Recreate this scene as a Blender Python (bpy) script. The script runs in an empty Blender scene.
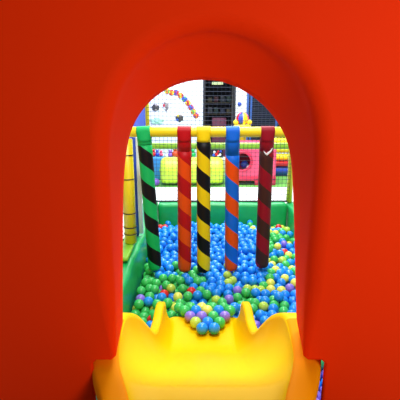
import bpy, bmesh, math, random
from mathutils import Vector, Matrix
random.seed(7)
C = bpy.context.scene.collection
PI = math.pi
# ------------------------------------------------------------ camera model
H = 1.83; TH = math.radians(15.0); F = 392.0
def px(x, y, Y):                       # point of the photograph carried out to the vertical plane at distance Y
    a = math.atan((y-200)/F) + TH
    z = H - Y*math.tan(a)
    d = Y*math.cos(TH) + (H-z)*math.sin(TH)
    return Vector(((x-200)/F*d, Y, z))
# ------------------------------------------------------------ helpers
def interp(tab, y):
    if y <= tab[0][0]: return tab[0][1]
    for (a, va), (b, vb) in zip(tab, tab[1:]):
        if y <= b:
            t = (y-a)/(b-a)
            return va+(vb-va)*t
    return tab[-1][1]
def smooth(tab):                       # Catmull-Rom resample of a table
    out = []
    n = len(tab)
    for i in range(n-1):
        p0, p1, p2, p3 = tab[max(i-1,0)], tab[i], tab[i+1], tab[min(i+2,n-1)]
        for k in range(8):
            t = k/8
            def cr(j):
                m1 = (p2[j]-p0[j])/(p2[0]-p0[0])*(p2[0]-p1[0])
                m2 = (p3[j]-p1[j])/(p3[0]-p1[0])*(p2[0]-p1[0])
                return (2*t**3-3*t*t+1)*p1[j]+(t**3-2*t*t+t)*m1+(-2*t**3+3*t*t)*p2[j]+(t**3-t*t)*m2
            out.append((p1[0]+(p2[0]-p1[0])*t, cr(1)))
    out.append(tab[-1])
    return out
def mat(name, col, rough=.45, bump=0, bscale=40, vary=0, spec=.5, coat=0, metal=0, sss=0):
    m = bpy.data.materials.new(name); m.use_nodes = True
    nt = m.node_tree; b = nt.nodes['Principled BSDF']
    b.inputs['Base Color'].default_value = (*col, 1)
    b.inputs['Roughness'].default_value = rough
    b.inputs['Specular IOR Level'].default_value = spec
    b.inputs['Coat Weight'].default_value = coat
    b.inputs['Metallic'].default_value = metal
    if sss:
        b.inputs['Subsurface Weight'].default_value = sss
        b.inputs['Subsurface Radius'].default_value = (.02,.02,.02)
    tc = nt.nodes.new('ShaderNodeTexCoord')
    if bump or vary:
        nz = nt.nodes.new('ShaderNodeTexNoise'); nz.inputs['Scale'].default_value = bscale
        nz.inputs['Detail'].default_value = 4
        nt.links.new(tc.outputs['Object'], nz.inputs['Vector'])
    if bump:
        bp = nt.nodes.new('ShaderNodeBump'); bp.inputs['Strength'].default_value = bump
        bp.inputs['Distance'].default_value = .01
        nt.links.new(nz.outputs['Fac'], bp.inputs['Height']); nt.links.new(bp.outputs['Normal'], b.inputs['Normal'])
    if vary:
        mx = nt.nodes.new('ShaderNodeMix'); mx.data_type = 'RGBA'
        mx.inputs[6].default_value = (*[max(0,c*(1-vary)) for c in col], 1)
        mx.inputs[7].default_value = (*[min(1,c*(1+vary)) for c in col], 1)
        nt.links.new(nz.outputs['Fac'], mx.inputs[0]); nt.links.new(mx.outputs[2], b.inputs['Base Color'])
    return m
def emit(name, col, s):
    m = mat(name, col); b = m.node_tree.nodes['Principled BSDF']
    b.inputs['Emission Color'].default_value = (*col, 1); b.inputs['Emission Strength'].default_value = s
    return m
def link(name, bm, m, parent=None, smoothed=True):
    me = bpy.data.meshes.new(name)
    bmesh.ops.recalc_face_normals(bm, faces=bm.faces[:])
    if smoothed is not None:
        for f in bm.faces: f.smooth = smoothed
    bm.to_mesh(me); bm.free()
    for k in (m if isinstance(m, (list, tuple)) else [m]): me.materials.append(k)
    o = bpy.data.objects.new(name, me); C.objects.link(o)
    if parent: o.parent = parent
    return o
def tag(o, label, cat, group=None, kind=None):
    o['label'] = label; o['category'] = cat
    if group: o['group'] = group
    if kind: o['kind'] = kind
    return o
def thing(name, label, cat, loc=(0,0,0), group=None):
    o = bpy.data.objects.new(name, None); C.objects.link(o); o.location = loc
    o.empty_display_size = .05
    return tag(o, label, cat, group)
def struct(o): o['kind'] = 'structure'; return o
def box(bm, x0, x1, y0, y1, z0, z1, bev=0, seg=3):
    r = bmesh.ops.create_cube(bm, size=1)
    vs = r['verts']
    for v in vs:
        v.co = Vector(((x0+x1)/2+v.co.x*(x1-x0), (y0+y1)/2+v.co.y*(y1-y0), (z0+z1)/2+v.co.z*(z1-z0)))
    if bev:
        es = list({e for v in vs for e in v.link_edges})
        bmesh.ops.bevel(bm, geom=es, offset=bev, segments=seg, profile=.5, affect='EDGES')
def bxo(name, dims, m, parent=None, bev=.01, seg=3):
    bm = bmesh.new(); box(bm, *dims, bev=bev, seg=seg)
    return link(name, bm, m, parent, True if bev else False)
def tube(bm, pts, r, n=8, cap=True):
    pts = [Vector(p) for p in pts]; rings = []
    for i, p in enumerate(pts):
        d = (pts[min(i+1,len(pts)-1)]-pts[max(i-1,0)]).normalized()
        u = d.orthogonal().normalized() if abs(d.z) > .9 or abs(d.x) < .5 else d.cross(Vector((0,0,1))).normalized()
        if i and rings:
            u = (pu - d*pu.dot(d)).normalized()
        pu = u
        w = d.cross(u)
        rr = r[i] if isinstance(r, (list, tuple)) else r
        rings.append([bm.verts.new(p+u*rr*math.cos(2*PI*k/n)+w*rr*math.sin(2*PI*k/n)) for k in range(n)])
    for a, b in zip(rings, rings[1:]):
        for k in range(n): bm.faces.new((a[k], a[(k+1)%n], b[(k+1)%n], b[k]))
    if cap:
        bm.faces.new(rings[0][::-1]); bm.faces.new(rings[-1])
def lathe(bm, prof, n=32, axis='Z', off=(0,0,0)):
    rings = []
    for r, h in prof:
        ring = []
        for k in range(n):
            a = 2*PI*k/n
            c, s = r*math.cos(a), r*math.sin(a)
            v = {'Z': (c, s, h), 'X': (h, c, s), 'Y': (c, h, s)}[axis]
            ring.append(bm.verts.new(Vector(v)+Vector(off)))
        rings.append(ring)
    for a, b in zip(rings, rings[1:]):
        for k in range(n): bm.faces.new((a[k], a[(k+1)%n], b[(k+1)%n], b[k]))
    bm.faces.new(rings[0][::-1]); bm.faces.new(rings[-1])
def ball_bm(r, sub=2, off=(0,0,0)):
    bm = bmesh.new(); bmesh.ops.create_icosphere(bm, subdivisions=sub, radius=r, matrix=Matrix.Translation(off)); return bm
# ------------------------------------------------------------ materials
M = {}
M['panel']  = mat('panel_orange_red_plastic', (.86,.030,.0006), .6, .05, 60, spec=.03)
M['slide']  = mat('slide_yellow_plastic', (.83,.52,.0003), .45, .03, 25, spec=.06)
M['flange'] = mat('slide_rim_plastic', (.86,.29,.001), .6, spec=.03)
M['green']  = mat('pit_green_vinyl', (.008,.42,.10), .35, .25, 14, vary=.15)
M['lime']   = mat('lime_vinyl', (.25,.62,.03), .4, .15, 14)
M['yellow'] = mat('yellow_vinyl', (.84,.72,.015), .4, .1, 20)
M['yellowb']= mat('yellow_foam_sleeve', (.88,.78,.010), .4)
M['limebar']= mat('lime_foam_sleeve', (.42,.86,.05), .4)
M['blue']   = mat('blue_vinyl', (.02,.07,.50), .45)
M['white']  = mat('white_paint', (.82,.85,.88), .6)
M['black']  = mat('black_vinyl', (.006,.006,.008), .5)
M['rope']   = mat('net_cord', (.03,.04,.075), .8)
M['floor']  = mat('pale_carpet', (.80,.82,.80), .9, .2, 120)
M['turf']   = mat('green_turf', (.17,.50,.09), .9, .5, 200, vary=.3)
M['wall']   = mat('white_wall', (.78,.84,.92), .8)
M['bluewall'] = mat('blue_wall_paint', (.03,.07,.50), .7)
M['dark']   = mat('dark_shop_interior', (.012,.012,.02), .7)
M['red']    = mat('red_vinyl', (.60,.006,.012), .4)
M['pink']   = mat('pink_plastic', (.85,.075,.17), .45)
M['hotpink']= mat('crimson_plastic', (.65,.02,.07), .45)
M['orange'] = mat('orange_vinyl', (.75,.085,.008), .4)
M['lemon']  = mat('lemon_lime_vinyl', (.56,.80,.04), .45)
M['purple'] = mat('purple_plastic', (.22,.10,.55), .4)
M['grey']   = mat('grey_metal', (.3,.3,.32), .4, metal=.6)
# ------------------------------------------------------------ setting
struct(bxo('floor', (-6,6,-2,12,-.1,0), M['floor'], bev=0))
ZW = 5
bm = bmesh.new()
DX0, DX1 = px(203,110,10).x, px(235.5,110,10).x        # shop doorway
WX0, WX1 = px(246.5,110,10).x, 3.2                     # shop window
DZ = 2.75
box(bm, -6, DX0, 10, 10.2, 0, ZW); box(bm, DX0, DX1, 10, 10.2, DZ, ZW)
box(bm, DX1, WX0, 10, 10.2, 0, ZW); box(bm, WX0, WX1, 10, 10.2, 0, .5)
box(bm, WX0, WX1, 10, 10.2, 2.7, ZW); box(bm, WX1, 6, 10, 10.2, 0, ZW)
struct(link('wall_back', bm, M['wall'], None, False))
struct(bxo('wall_left', (-1.55,-1.36,6.2,9.99,0,ZW), M['bluewall'], bev=0))
# dark shop seen through the doorway and the window
struct(bxo('wall_far', (DX0-.6, WX1+.4, 12.4, 12.5, 0, 3.2), M['dark'], bev=0))
struct(bxo('wall_shop_left', (DX0-.7, DX0-.601, 10.2, 12.5, 0, 3.2), M['dark'], bev=0))
struct(bxo('wall_shop_right', (WX1+.401, WX1+.5, 10.2, 12.5, 0, 3.2), M['dark'], bev=0))
struct(bxo('ceiling', (DX0-.7, WX1+.5, 10.2, 12.5, 3.201, 3.3), M['dark'], bev=0))
w = bxo('door_1', (DX0+.003,DX0+.06,9.96,10.12,0,DZ), M['black'], bev=0); struct(w)
bm = bmesh.new(); box(bm, DX1-.06,DX1-.003,9.96,10.12,0,DZ); box(bm, DX0+.06,DX1-.06,9.96,10.12,DZ-.07,DZ-.003)
c = link('door_frame', bm, M['black'], w, False)
# shop window with blue frame bars
win = bpy.data.objects.new('window_1', None); C.objects.link(win); struct(win); win.location = (WX0, 10.05, .5)
mb = mat('window_blue_frame', (.03,.10,.35), .4)
bm = bmesh.new()
for x in (WX0+.03, px(251,110,10).x, px(277,110,10).x, WX1-.03):
    box(bm, x-.025, x+.025, 10.0, 10.07, .5, 2.7)
for z in (.53, 2.67): box(bm, WX0, WX1, 10.0, 10.07, z-.03, z+.03)
o = link('window_frame', bm, mb, win, False); o.matrix_parent_inverse = win.matrix_basis.inverted()
mg = mat('dark_glazing', (.010,.014,.028), .12)
o = bxo('window_pane', (WX0,WX1,10.03,10.04,.5,2.7), mg, win, bev=0); o.matrix_parent_inverse = win.matrix_basis.inverted()
ms = mat('shutter_slats', (.03,.04,.07), .5)
bm = bmesh.new()
for k in range(20): box(bm, WX0+.02, WX1-.02, 10.005, 10.028, .62+k*.105, .632+k*.105)
o = link('shutter_slats', bm, ms, win, False); o.matrix_parent_inverse = win.matrix_basis.inverted()
# inside the shop: shelf rack with goods, hanging lamp
sh = thing('shelf_rack', 'dark shelf rack with faint coloured goods inside the shop doorway', 'shelf', (px(216,110,11.6).x,11.6,0))
bm = bmesh.new()
for z in (.35,.9,1.3,1.62): box(bm, -.45,.45,-.15,.15,z-.012,z+.012)
link('shelf', bm, mat('shelf_brown', (.07,.055,.035), .6), sh, False)
bm = bmesh.new()
for x in (-.46,.46): box(bm, x-.02,x+.02,-.16,.16,0,2.3)
link('upright', bm, M['grey'], sh, False)
cols = [(.10,.02,.04),(.03,.05,.11),(.06,.07,.10),(.09,.08,.04),(.02,.06,.055)]
for k in range(10):
    zb = (1.312,1.632)[k%2]; x = -.36+ (k//2)*.18
    o = bxo('carton', (x-.06,x+.06,-.1,.1,zb,zb+.12+.1*random.random()), mat('carton_%d'%k, cols[k%5], .5), None, bev=.006)
    o.location = sh.location
    tag(o, '%s carton, %s from the left on the %s board of the dim shop shelf' % (('dull red','dull blue','grey','dull mustard','dull teal')[k%5], ('first','second','third','fourth','fifth')[k//2], ('lower','upper')[k%2]), 'carton', 'cartons on the dim shop shelf')
o = bxo('counter', (px(212,125,10.9).x,px(226,125,10.9).x,10.8,11.2,0,px(200,118,10.9).z), mat('plum_counter',(.16,.03,.08),.5), bev=.01)
tag(o, 'plum coloured counter low inside the dark shop doorway', 'counter')
o = bxo('shop_lamp', (px(212,83,11).x,px(223,83,11).x,10.95,11.15,px(200,84.5,11).z,px(200,82,11).z), emit('lamp_glow',(.75,.9,.5),.8), bev=.01)
tag(o, 'dim greenish strip lamp at the top of the dark shop doorway', 'lamp')
bm = bmesh.new()
s0 = o.location
tube(bm, [(px(214,83,11).x,11.05,px(200,82,11).z),(px(214,83,11).x,11.05,3.201)], .006); tube(bm, [(px(221,83,11).x,11.05,px(200,82,11).z),(px(221,83,11).x,11.05,3.201)], .006)
link('suspension_rod', bm, M['grey'], o)
# green turf mat under the toys
o = bxo('turf_mat', (-1.3,4,7.85,9.9,.0,.012), M['turf'], bev=0); tag(o, 'green turf mat under the toys at the far wall', 'mat')
# ------------------------------------------------------------ wall decorations
def blob(name, x, y, wpx, hpx, colors, label, cat, group=None, n=7):
    p = px(x, y, 9.99); k = 10.3/F
    t = thing(name, label, cat, (p.x, 9.99, p.z), group)
    W, HH = wpx*k/2, hpx*k/2
    for i in range(n):
        a = 2*PI*i/n+.3
        bm = bmesh.new(); bmesh.ops.create_icosphere(bm, subdivisions=2, radius=1)
        for v in bm.verts: v.co = Vector((W*.62*math.cos(a)+v.co.x*W*.42, v.co.y*.012, HH*.62*math.sin(a)+v.co.z*HH*.42))
        link('petal', bm, colors[i%len(colors)], t)
    bm = bmesh.new(); bmesh.ops.create_icosphere(bm, subdivisions=2, radius=1)
    for v in bm.verts: v.co = Vector((v.co.x*W*.45, v.co.y*.018-.006, v.co.z*HH*.45))
    link('flower_centre', bm, colors[-1], t)
    return t
R_,O_,Y_,G_,B_,P_ = [mat('paper_'+n, c, .7) for n, c in (('red',(.55,.02,.03)),('orange',(.75,.2,.02)),('yellow',(.75,.6,.04)),('green',(.12,.4,.08)),('blue',(.03,.12,.5)),('purple',(.25,.05,.3)))]
K_ = mat('paper_dark', (.05,.05,.05), .7); GR_ = mat('paper_grey', (.28,.25,.25), .7); W_ = mat('paper_white', (.8,.8,.75), .7)
cat_pts = [(167,91,[G_,Y_,O_],'green and yellow'),(171.5,92.5,[Y_,R_,O_],'yellow and red'),(176,92.5,[R_,B_,P_],'red and purple'),(180.5,95.5,[R_,O_,Y_],'orange red'),(184.5,99,[B_,G_,B_],'blue and green'),(188,103,[Y_,O_,R_],'yellow and orange'),(191,107.5,[P_,R_,B_],'purple and red'),(193.3,111.5,[Y_,O_,G_],'yellow and green'),(196,115.5,[R_,P_,O_],'dark red')]
for i, (x, y, cs, nm) in enumerate(cat_pts):
    blob('paper_flower', x, y, 5.4, 5.4, cs, '%s paper flower, %s from the top of the wall garland' % (nm, ('first','second','third','fourth','fifth','sixth','seventh','eighth','ninth')[i]), 'flower', 'garland of paper flowers')
blob('paper_flower', 155.5, 107.5, 7.5, 6.5, [K_,GR_,K_,K_], 'dark grey paper flower left on the white wall beside the yellow post', 'flower')
blob('paper_flower', 166, 106, 5.5, 9, [GR_,W_,GR_,R_,W_,GR_], 'tall grey and white paper figure under the start of the garland', 'flower')
blob('paper_flower', 179.5, 118, 7.5, 7, [K_,GR_,Y_,K_,B_,K_], 'dark blue and yellow paper flower below the garland', 'flower')
blob('paper_leaf', 157, 121, 14, 7, [mat('paper_pale_green',(.45,.8,.65),.7)], 'large pale green paper leaf shape low on the white wall', 'decoration', n=5)
p = px(239.5, 104, 9.99)
bm = bmesh.new(); lathe(bm, [(.03,.0),(.05,-.004),(.045,-.03),(.02,-.045)], 16, 'Y', (0,0,0)); o = link('wall_knob', bm, M['blue']); o.location = (p.x, 9.998, p.z)
tag(o, 'small dark round fitting on the white pillar right of the shop doorway', 'fitting')
# ------------------------------------------------------------ far toys
# lime barrel roller
yb = 8.1; a = px(161,172,yb); b = px(223,172,yb); rr = .285
t = thing('foam_roller', 'fat lime yellow foam barrel lying on the green turf mat', 'roller', ((a.x+b.x)/2, yb, rr+.012))
Lh = (b.x-a.x)/2
bm = bmesh.new()
prof = [(.02,-Lh),(rr*.72,-Lh),(rr*.9,-Lh+.03),(rr*.97,-Lh+.08)]
for k in range(9):
    x = -Lh+.12+(2*Lh-.24)*k/8
    prof += [(rr,x),(rr*1.0,x+.045),(rr*.965,x+.068)] if k<8 else [(rr,x)]
prof += [(rr*.97,Lh-.08),(rr*.9,Lh-.03),(rr*.72,Lh),(.02,Lh)]
lathe(bm, prof, 40, 'X'); link('barrel', bm, M['lemon'], t)
for s in (-1,1):
    bm = bmesh.new(); lathe(bm, [(.05,s*Lh),(.05,s*(Lh+.02)),(.02,s*(Lh+.03))], 20, 'X'); link('end_cap', bm, M['limebar'], t)
# pink playhouse with porthole
yh = 8.0; k8 = 8.25/F
hx0, hx1 = px(229,170,yh).x, px(275.5,170,yh).x; htop = px(250,146,yh).z; hbot = px(250,179,yh).z
t = thing('playhouse', 'pink plastic playhouse with a round porthole and crimson legs', 'playhouse', ((hx0+hx1)/2, yh, 0))
W2 = (hx1-hx0)/2
hc = px(241.8,161.3,yh); hxr = hc.x-(hx0+hx1)/2; rh = 9.3*k8; zin = hc.z-rh*.98
def holed_wall(name, x0, x1, z0, z1, cx, cz, r, y0, y1, m, parent, n=40):
    bm = bmesh.new()
    def loop(y):
        I, O = [], []
        for k in range(n):
            a = 2*PI*k/n; c, s = math.cos(a), math.sin(a)
            I.append(bm.verts.new((cx+r*c, y, cz+r*s)))
            ts = []
            if c > 1e-6: ts.append((x1-cx)/c)
            if c < -1e-6: ts.append((x0-cx)/c)
            if s > 1e-6: ts.append((z1-cz)/s)
            if s < -1e-6: ts.append((z0-cz)/s)
            q = min(ts); O.append(bm.verts.new((cx+q*c, y, cz+q*s)))
        return I, O
    I0, O0 = loop(y0); I1, O1 = loop(y1)
    for k in range(n):
        j = (k+1)%n
        bm.faces.new((I0[k],I0[j],O0[j],O0[k])); bm.faces.new((I1[j],I1[k],O1[k],O1[j]))
        bm.faces.new((I0[j],I0[k],I1[k],I1[j])); bm.faces.new((O0[k],O0[j],O1[j],O1[k]))
    return link(name, bm, m, parent, False)
holed_wall('front_wall', -W2, W2, hbot, htop, hxr, hc.z, rh, -.02, .02, M['pink'], t)
bm = bmesh.new()
box(bm, -W2,-W2+.04,.021,.6,hbot,htop); box(bm, W2-.04,W2,.021,.6,hbot,htop); box(bm,-W2+.04,W2-.04,.56,.6,hbot,htop); box(bm,-W2+.04,W2-.04,.021,.56,hbot,zin)
link('shell', bm, M['hotpink'], t, False)
bxo('roof', (-W2-.02,W2+.02,-.04,.62,htop+.001,htop+.05), M['pink'], t, .015)
bm = bmesh.new(); tube(bm, [(hxr+(rh+.0)*math.cos(2*PI*k/40), -.03, hc.z+(rh+.0)*math.sin(2*PI*k/40)) for k in range(41)], .028, 10, False)
link('porthole_rim', bm, M['hotpink'], t)
bxo('skirt_band', (-W2-.01,W2+.01,-.045,.0,hbot-.03,hbot+.06), M['hotpink'], t, .012)
for x in (px(256.5,180,yh).x, px(273.5,180,yh).x):
    x -= (hx0+hx1)/2
    bxo('leg', (x-.04,x+.04,-.045,.04,.012,hbot+.02), M['hotpink'], t, .012)
for x in (-W2+.06, ):
    bxo('leg', (x-.04,x+.04,.5,.58,.012,hbot+.02), M['hotpink'], t, .012)
p = px(244.5,167,yh+.2); o = link('toy_ball', ball_bm(.085,3), M['blue']); o.location = (p.x, yh+.2, zin+.0855)
tag(o, 'blue ball lying inside the porthole of the pink playhouse', 'ball')
bm = ball_bm(.05,3); o = link('toy_ball', bm, M['white']); o.location = (p.x+.07, yh+.085, zin+.0505)
tag(o, 'small white ball at the lower rim of the pink porthole', 'ball')
# pedestal with coloured dome toy behind the playhouse
yp = 8.9; tp = px(242.5,118.5,yp); kp = 9.0/F
zt = px(242,125,yp).z
t = thing('dome_toy', 'round multicoloured dome toy on a tall yellow pedestal by the doorway', 'toy', (tp.x, yp, .012))
bm = bmesh.new(); lathe(bm, [(.2,0),(.2,.04),(.1,.08),(.09,zt-.15),(.16,zt-.09),(.20,zt-.03),(.18,zt)], 28); link('pedestal', bm, M['yellow'], t)
rd = 6.2*kp
segm = [M['red'], M['blue'], M['yellow'], M['pink'], M['blue'], M['red'], M['yellow'], M['white']]
bm = bmesh.new(); bmesh.ops.create_uvsphere(bm, u_segments=32, v_segments=16, radius=rd)
for f in bm.faces:
    c = f.calc_center_median(); f.material_index = int((math.atan2(c.y,c.x)+PI)/(2*PI)*7.999)
bmesh.ops.translate(bm, verts=bm.verts[:], vec=(0,0,zt+rd*.86)); link('dome', bm, segm, t)
for dx, m_ in ((-.15,'yellow'),(.15,'yellow')):
    bm = ball_bm(.06,2,(dx,-.05,zt+.05)); link('knob', bm, M[m_], t)
# stacked soft blocks on the right
ys = 8.86; x0 = px(270,150,ys).x; x1 = px(300,150,ys).x
zs = [px(280,y,ys).z for y in (177,166.5,162.5,138.5)]
bm = bmesh.new(); L2=(x1-x0)/2; r2=(zs[1]-.012)/2*1.0
lathe(bm, [(.02,-L2),(r2*.9,-L2),(r2,-L2+.03),(r2,L2-.03),(r2*.9,L2),(.02,L2)], 32, 'X')
o = link('foam_roll', bm, M['blue']); o.location = ((x0+x1)/2, ys+r2, r2+.0125); tag(o, 'blue soft foam roll under the red block at the far right', 'foam block')
o = bxo('foam_block', (x0,x1,ys,ys+.5,r2*2+.014,zs[2]), M['red'], bev=.02); tag(o, 'thin red soft block between blue roll and yellow bolsters at far right', 'foam block')
zb = zs[2]; hb = (zs[3]-zb)/3
for i in range(3):
    bm = bmesh.new(); r3 = hb/2
    prof = [(.01,-L2)]
    for k in range(10):
        x = -L2+.02+(2*L2-.04)*k/9
        prof += [(r3*.86,x-.015),(r3,x),(r3*.86,x+.015)]
    prof += [(.01,L2)]
    lathe(bm, prof, 20, 'X'); o = link('foam_bolster', bm, M['yellow']); o.location = ((x0+x1)/2, ys+.2, zb+hb*(i+.5)+.001*(i+1))
    tag(o, 'yellow ribbed foam bolster, %s of three stacked on the red block' % ('lowest','middle','topmost')[i], 'foam block', 'yellow bolsters at far right')
# left clutter: blue block, purple ball, small toys on it
yl = 8.48
q0, q1 = px(151,160,yl), px(162.8,160,yl); zl = px(150,157.5,yl).z
o = bxo('foam_block', (q0.x,q1.x,yl,yl+.3,.012,zl), mat('sky_blue_vinyl',(.04,.28,.62),.45), bev=.03); tag(o, 'sky blue soft block at the left end of the lime barrel', 'foam block')
def toy(x, y, Y, r, m, label, parts=True):
    p = px(x, y, Y); base = zl if Y > 8.2 else .012
    t = thing('plush_toy', label, 'toy', (p.x, Y, base))
    bm = ball_bm(r, 2, (0,0,r*.97)); link('body', bm, m, t)
    bm = ball_bm(r*.66, 2, (0,0,r*2.3)); link('head', bm, m, t)
    for s in (-1,1):
        bm = ball_bm(r*.25, 2, (s*r*.5,0,r*2.9)); link('ear', bm, m, t)
toy(153.5,150,8.62,.055,M['red'],'small red toy figure, leftmost on the sky blue block')
toy(157.3,150,8.62,.05,M['blue'],'small navy toy figure on the sky blue block')
toy(161,151,8.62,.045,M['pink'],'small pink toy figure at the right edge of the sky blue block')
p = px(156,186,7.9); o = link('toy_ball', ball_bm(.075,3), M['purple']); o.location = (p.x, 7.95, .0875); tag(o, 'purple ball on the turf in front of the sky blue block', 'ball')
# low shelf wall behind barrel with coloured toys
o = bxo('toy_bench', (px(163.5,160,8.9).x, px(226,160,8.9).x, 8.8, 9.1, .012, px(200,158,8.9).z), mat('pale_bench',(.6,.75,.6),.6), bev=.02)
tag(o, 'pale green low bench behind the lime barrel', 'bench')
zl = px(200,158,8.9).z
for x, r, m_, nm in ((166.5,.045,M['white'],'white'),(170.3,.06,M['purple'],'purple'),(175.3,.085,M['orange'],'orange'),(193,.07,M['green'],'green')):
    toy(x,150,8.95,r,m_,'%s toy figure standing on the pale bench behind the barrel' % nm)
t = thing('picture_board', 'black picture board with red, white and blue dots behind the barrel', 'board', (px(217,155,8.95).x,8.95,zl))
k9 = 9.1/F
bxo('board', (-6*k9,6*k9,-.01,.02,0.001,9*k9), M['black'], t, .004)
for dx, dz, m_, r in ((-2.5,5.5,'white',1.3),(-.5,3.5,'red',1.8),(1.3,6,'red',1.2),(3,3,'white',1.2),(-3.2,2.5,'blue',1.5),(1.2,2,'white',.9),(3.6,6.3,'blue',1.2)):
    bm = bmesh.new(); lathe(bm, [(r*k9,-.010),(r*k9,-.014),(r*k9*.8,-.017)], 16, 'Y', (dx*k9,0,dz*k9)); link('dot', bm, M[m_], t)
# ------------------------------------------------------------ ball pit walls
PX0, PX1, PYB = -.485, 1.0, 4.27
def pad(name, x0, x1, y0, y1, z0, z1, label, wr=.008, m='green'):
    bm = bmesh.new(); box(bm, x0, x1, y0, y1, z0, z1)
    bmesh.ops.bevel(bm, geom=bm.edges[:], offset=.035, segments=4, profile=.5, affect='EDGES')
    long = max(x1-x0, y1-y0); n = int(long/.06)
    ax = 0 if x1-x0 > y1-y0 else 1
    for i in range(1, n):
        pt = [0,0,0]; no = [0,0,0]; pt[ax] = (x0 if ax==0 else y0)+long*i/n; no[ax] = 1
        bmesh.ops.bisect_plane(bm, geom=bm.verts[:]+bm.edges[:]+bm.faces[:], plane_co=pt, plane_no=no)
    for i in range(1, 5):
        bmesh.ops.bisect_plane(bm, geom=bm.verts[:]+bm.edges[:]+bm.faces[:], plane_co=(0,0,z0+(z1-z0)*i/5), plane_no=(0,0,1))
    for v in bm.verts:
        s = v.co.y if ax else v.co.x
        f = math.sin(s*17+v.co.z*9)*.5+math.sin(s*41+1.3+v.co.z*21)*.35+math.sin(s*7.3)*.5
        if v.co.z > z0+.05: v.co.z += wr*f*.9*(v.co.z-z0)/(z1-z0)
        mid = ((x0+x1)/2 if ax else (y0+y1)/2)
        sg = 1 if (v.co.x if ax else v.co.y) > mid else -1
        if ax: v.co.x -= sg*wr*(.7+.5*f)
        else: v.co.y -= sg*wr*(.7+.5*f)
    o = link(name, bm, M[m]); tag(o, label, 'padded wall')
    return o
PT = .635
pad('padded_wall', PX0-.19, PX0, 1.42, PYB+.2, 0, PT, 'green padded vinyl wall along the left side of the ball pit')
pad('padded_wall', PX0+.004, PX1-.004, PYB, PYB+.2, 0, PT, 'green padded vinyl wall across the back of the ball pit', .005)
pad('padded_wall', PX1, PX1+.19, 1.42, PYB+.2, 0, PT-.015, 'green padded vinyl wall along the right side of the ball pit')
struct(bxo('floor_pit', (PX0+.005,PX1-.005,1.3,PYB-.005,0,.332), M['blue'], bev=0))
# ------------------------------------------------------------ frame posts and bars
def post(x, y, z0, z1, r, m, label, name='frame_post', ties=None, lace=False):
    t = thing(name, label, 'post', (x, y, z0))
    bm = bmesh.new(); lathe(bm, [(r*.5,0),(r,.006),(r,z1-z0-.006),(r*.5,z1-z0)], 24); link('foam_sleeve', bm, M[m], t)
    for z in ties or []:
        bm = bmesh.new(); tube(bm, [((r+.001)*math.cos(2*PI*k/24),(r+.001)*math.sin(2*PI*k/24),z-z0) for k in range(25)], .004, 6, False); link('tie', bm, M['black'], t)
    return t
BX0 = -.552; BY = 2.94; BZ = px(200,132,BY).z
tp_ = post(BX0, BY, .655, BZ-.046, .048, 'yellow', 'yellow padded frame post at left, tied with dark cords', ties=[.735,.79,.905,1.177,1.36])
bm = bmesh.new()
tube(bm, [(-.062+.012*math.sin(k*2.1), -.02, .02+k*.012) for k in range(46)], .004, 5); link('rope_lacing', bm, M['rope'], tp_)
bxo('base_pad', (-.085,.028,-.3,.14,-.035,.0-.001), M['lime'], tp_, .015)
tp_.location.z = .69
for ch in tp_.children:
    if ch.name.startswith('foam_sleeve'): ch.scale.z = (BZ-.046-.69)/(BZ-.046-.655)
post(1.09, BY, PT-.012, BZ-.046, .045, 'yellow', 'yellow padded frame post at the right end of the striped poles bar') 
RY = PYB+.14
post(px(147.3,115,RY).x, RY, PT-.012, 2.75, .022, 'yellow', 'thin yellow post at the left edge of the safety net')
post(px(290.8,170,RY).x, RY, PT-.012, 2.75, .034, 'yellow', 'thin yellow post at the right edge of the safety net')
XL, XR = px(147.3,115,RY).x, px(290,170,RY).x
# blue and white corner post on the left wall
wy = 3.26; e = px(137.6,190,wy)
t = thing('corner_post', 'blue corner post with a white strip behind the green striped pole', 'post', (e.x, wy, PT-.004))
bm = bmesh.new(); lathe(bm, [(.012,-.0),(.0165,.006),(.0165,.86),(.012,.866)], 20, 'Z', (-.018,0,0)); link('post_sleeve', bm, M['blue'], t)
bxo('white_strip', (.0,.036,-.012,.012,.02,.862), M['white'], t, .006)
def bar(name, x0, x1, y, z, r, m, label):
    bm = bmesh.new(); L = x1-x0
    lathe(bm, [(r*.6,0),(r*.93,.004),(r,.02),(r,L-.02),(r*.93,L-.004),(r*.6,L)], 32, 'X')
    o = link(name, bm, M[m]); o.location = (x0, y, z); tag(o, label, 'bar'); return o
BR = .038
bar('padded_bar', -.66, 1.15, BY, BZ, BR, 'yellowb', 'yellow foam covered bar carrying the five striped poles')
LZ = px(200,146,RY).z
bar('padded_bar', XL+.024, XR-.024, RY, LZ, .036, 'limebar', 'lime green foam covered bar across the safety net')
# ------------------------------------------------------------ nets
def net(name, fn, nu, nv, r, label):
    bm = bmesh.new()
    for i in range(nu+1): tube(bm, [fn(i/nu, j/24) for j in range(25)], r, 4, False)
    for j in range(nv+1): tube(bm, [fn(i/24, j/nv) for i in range(25)], r, 4, False)
    o = link(name, bm, M['rope']); tag(o, label, 'net'); return o
NY = RY-.0385
def fn(u, v):
    x = XL+.0+(XR-XL)*u; z = .636+(2.72-.636)*v
    return Vector((x+.010*math.sin(3*v*PI+u*4)*math.sin(PI*u), NY-.010*abs(math.sin(u*6)*math.sin(v*5)), z-.02*math.sin(PI*u)*v))
net('safety_net', fn, 36, 47, .0021, 'dark square mesh safety net hung behind the ball pit')
bm = bmesh.new(); tube(bm, [(XL+.02, NY+.006, .645),(XR-.02, NY+.006, .645)], .009, 8)
o = link('edge_rope', bm, mat('grey_rope',(.12,.12,.13),.8), bpy.data.objects['safety_net'])
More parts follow.
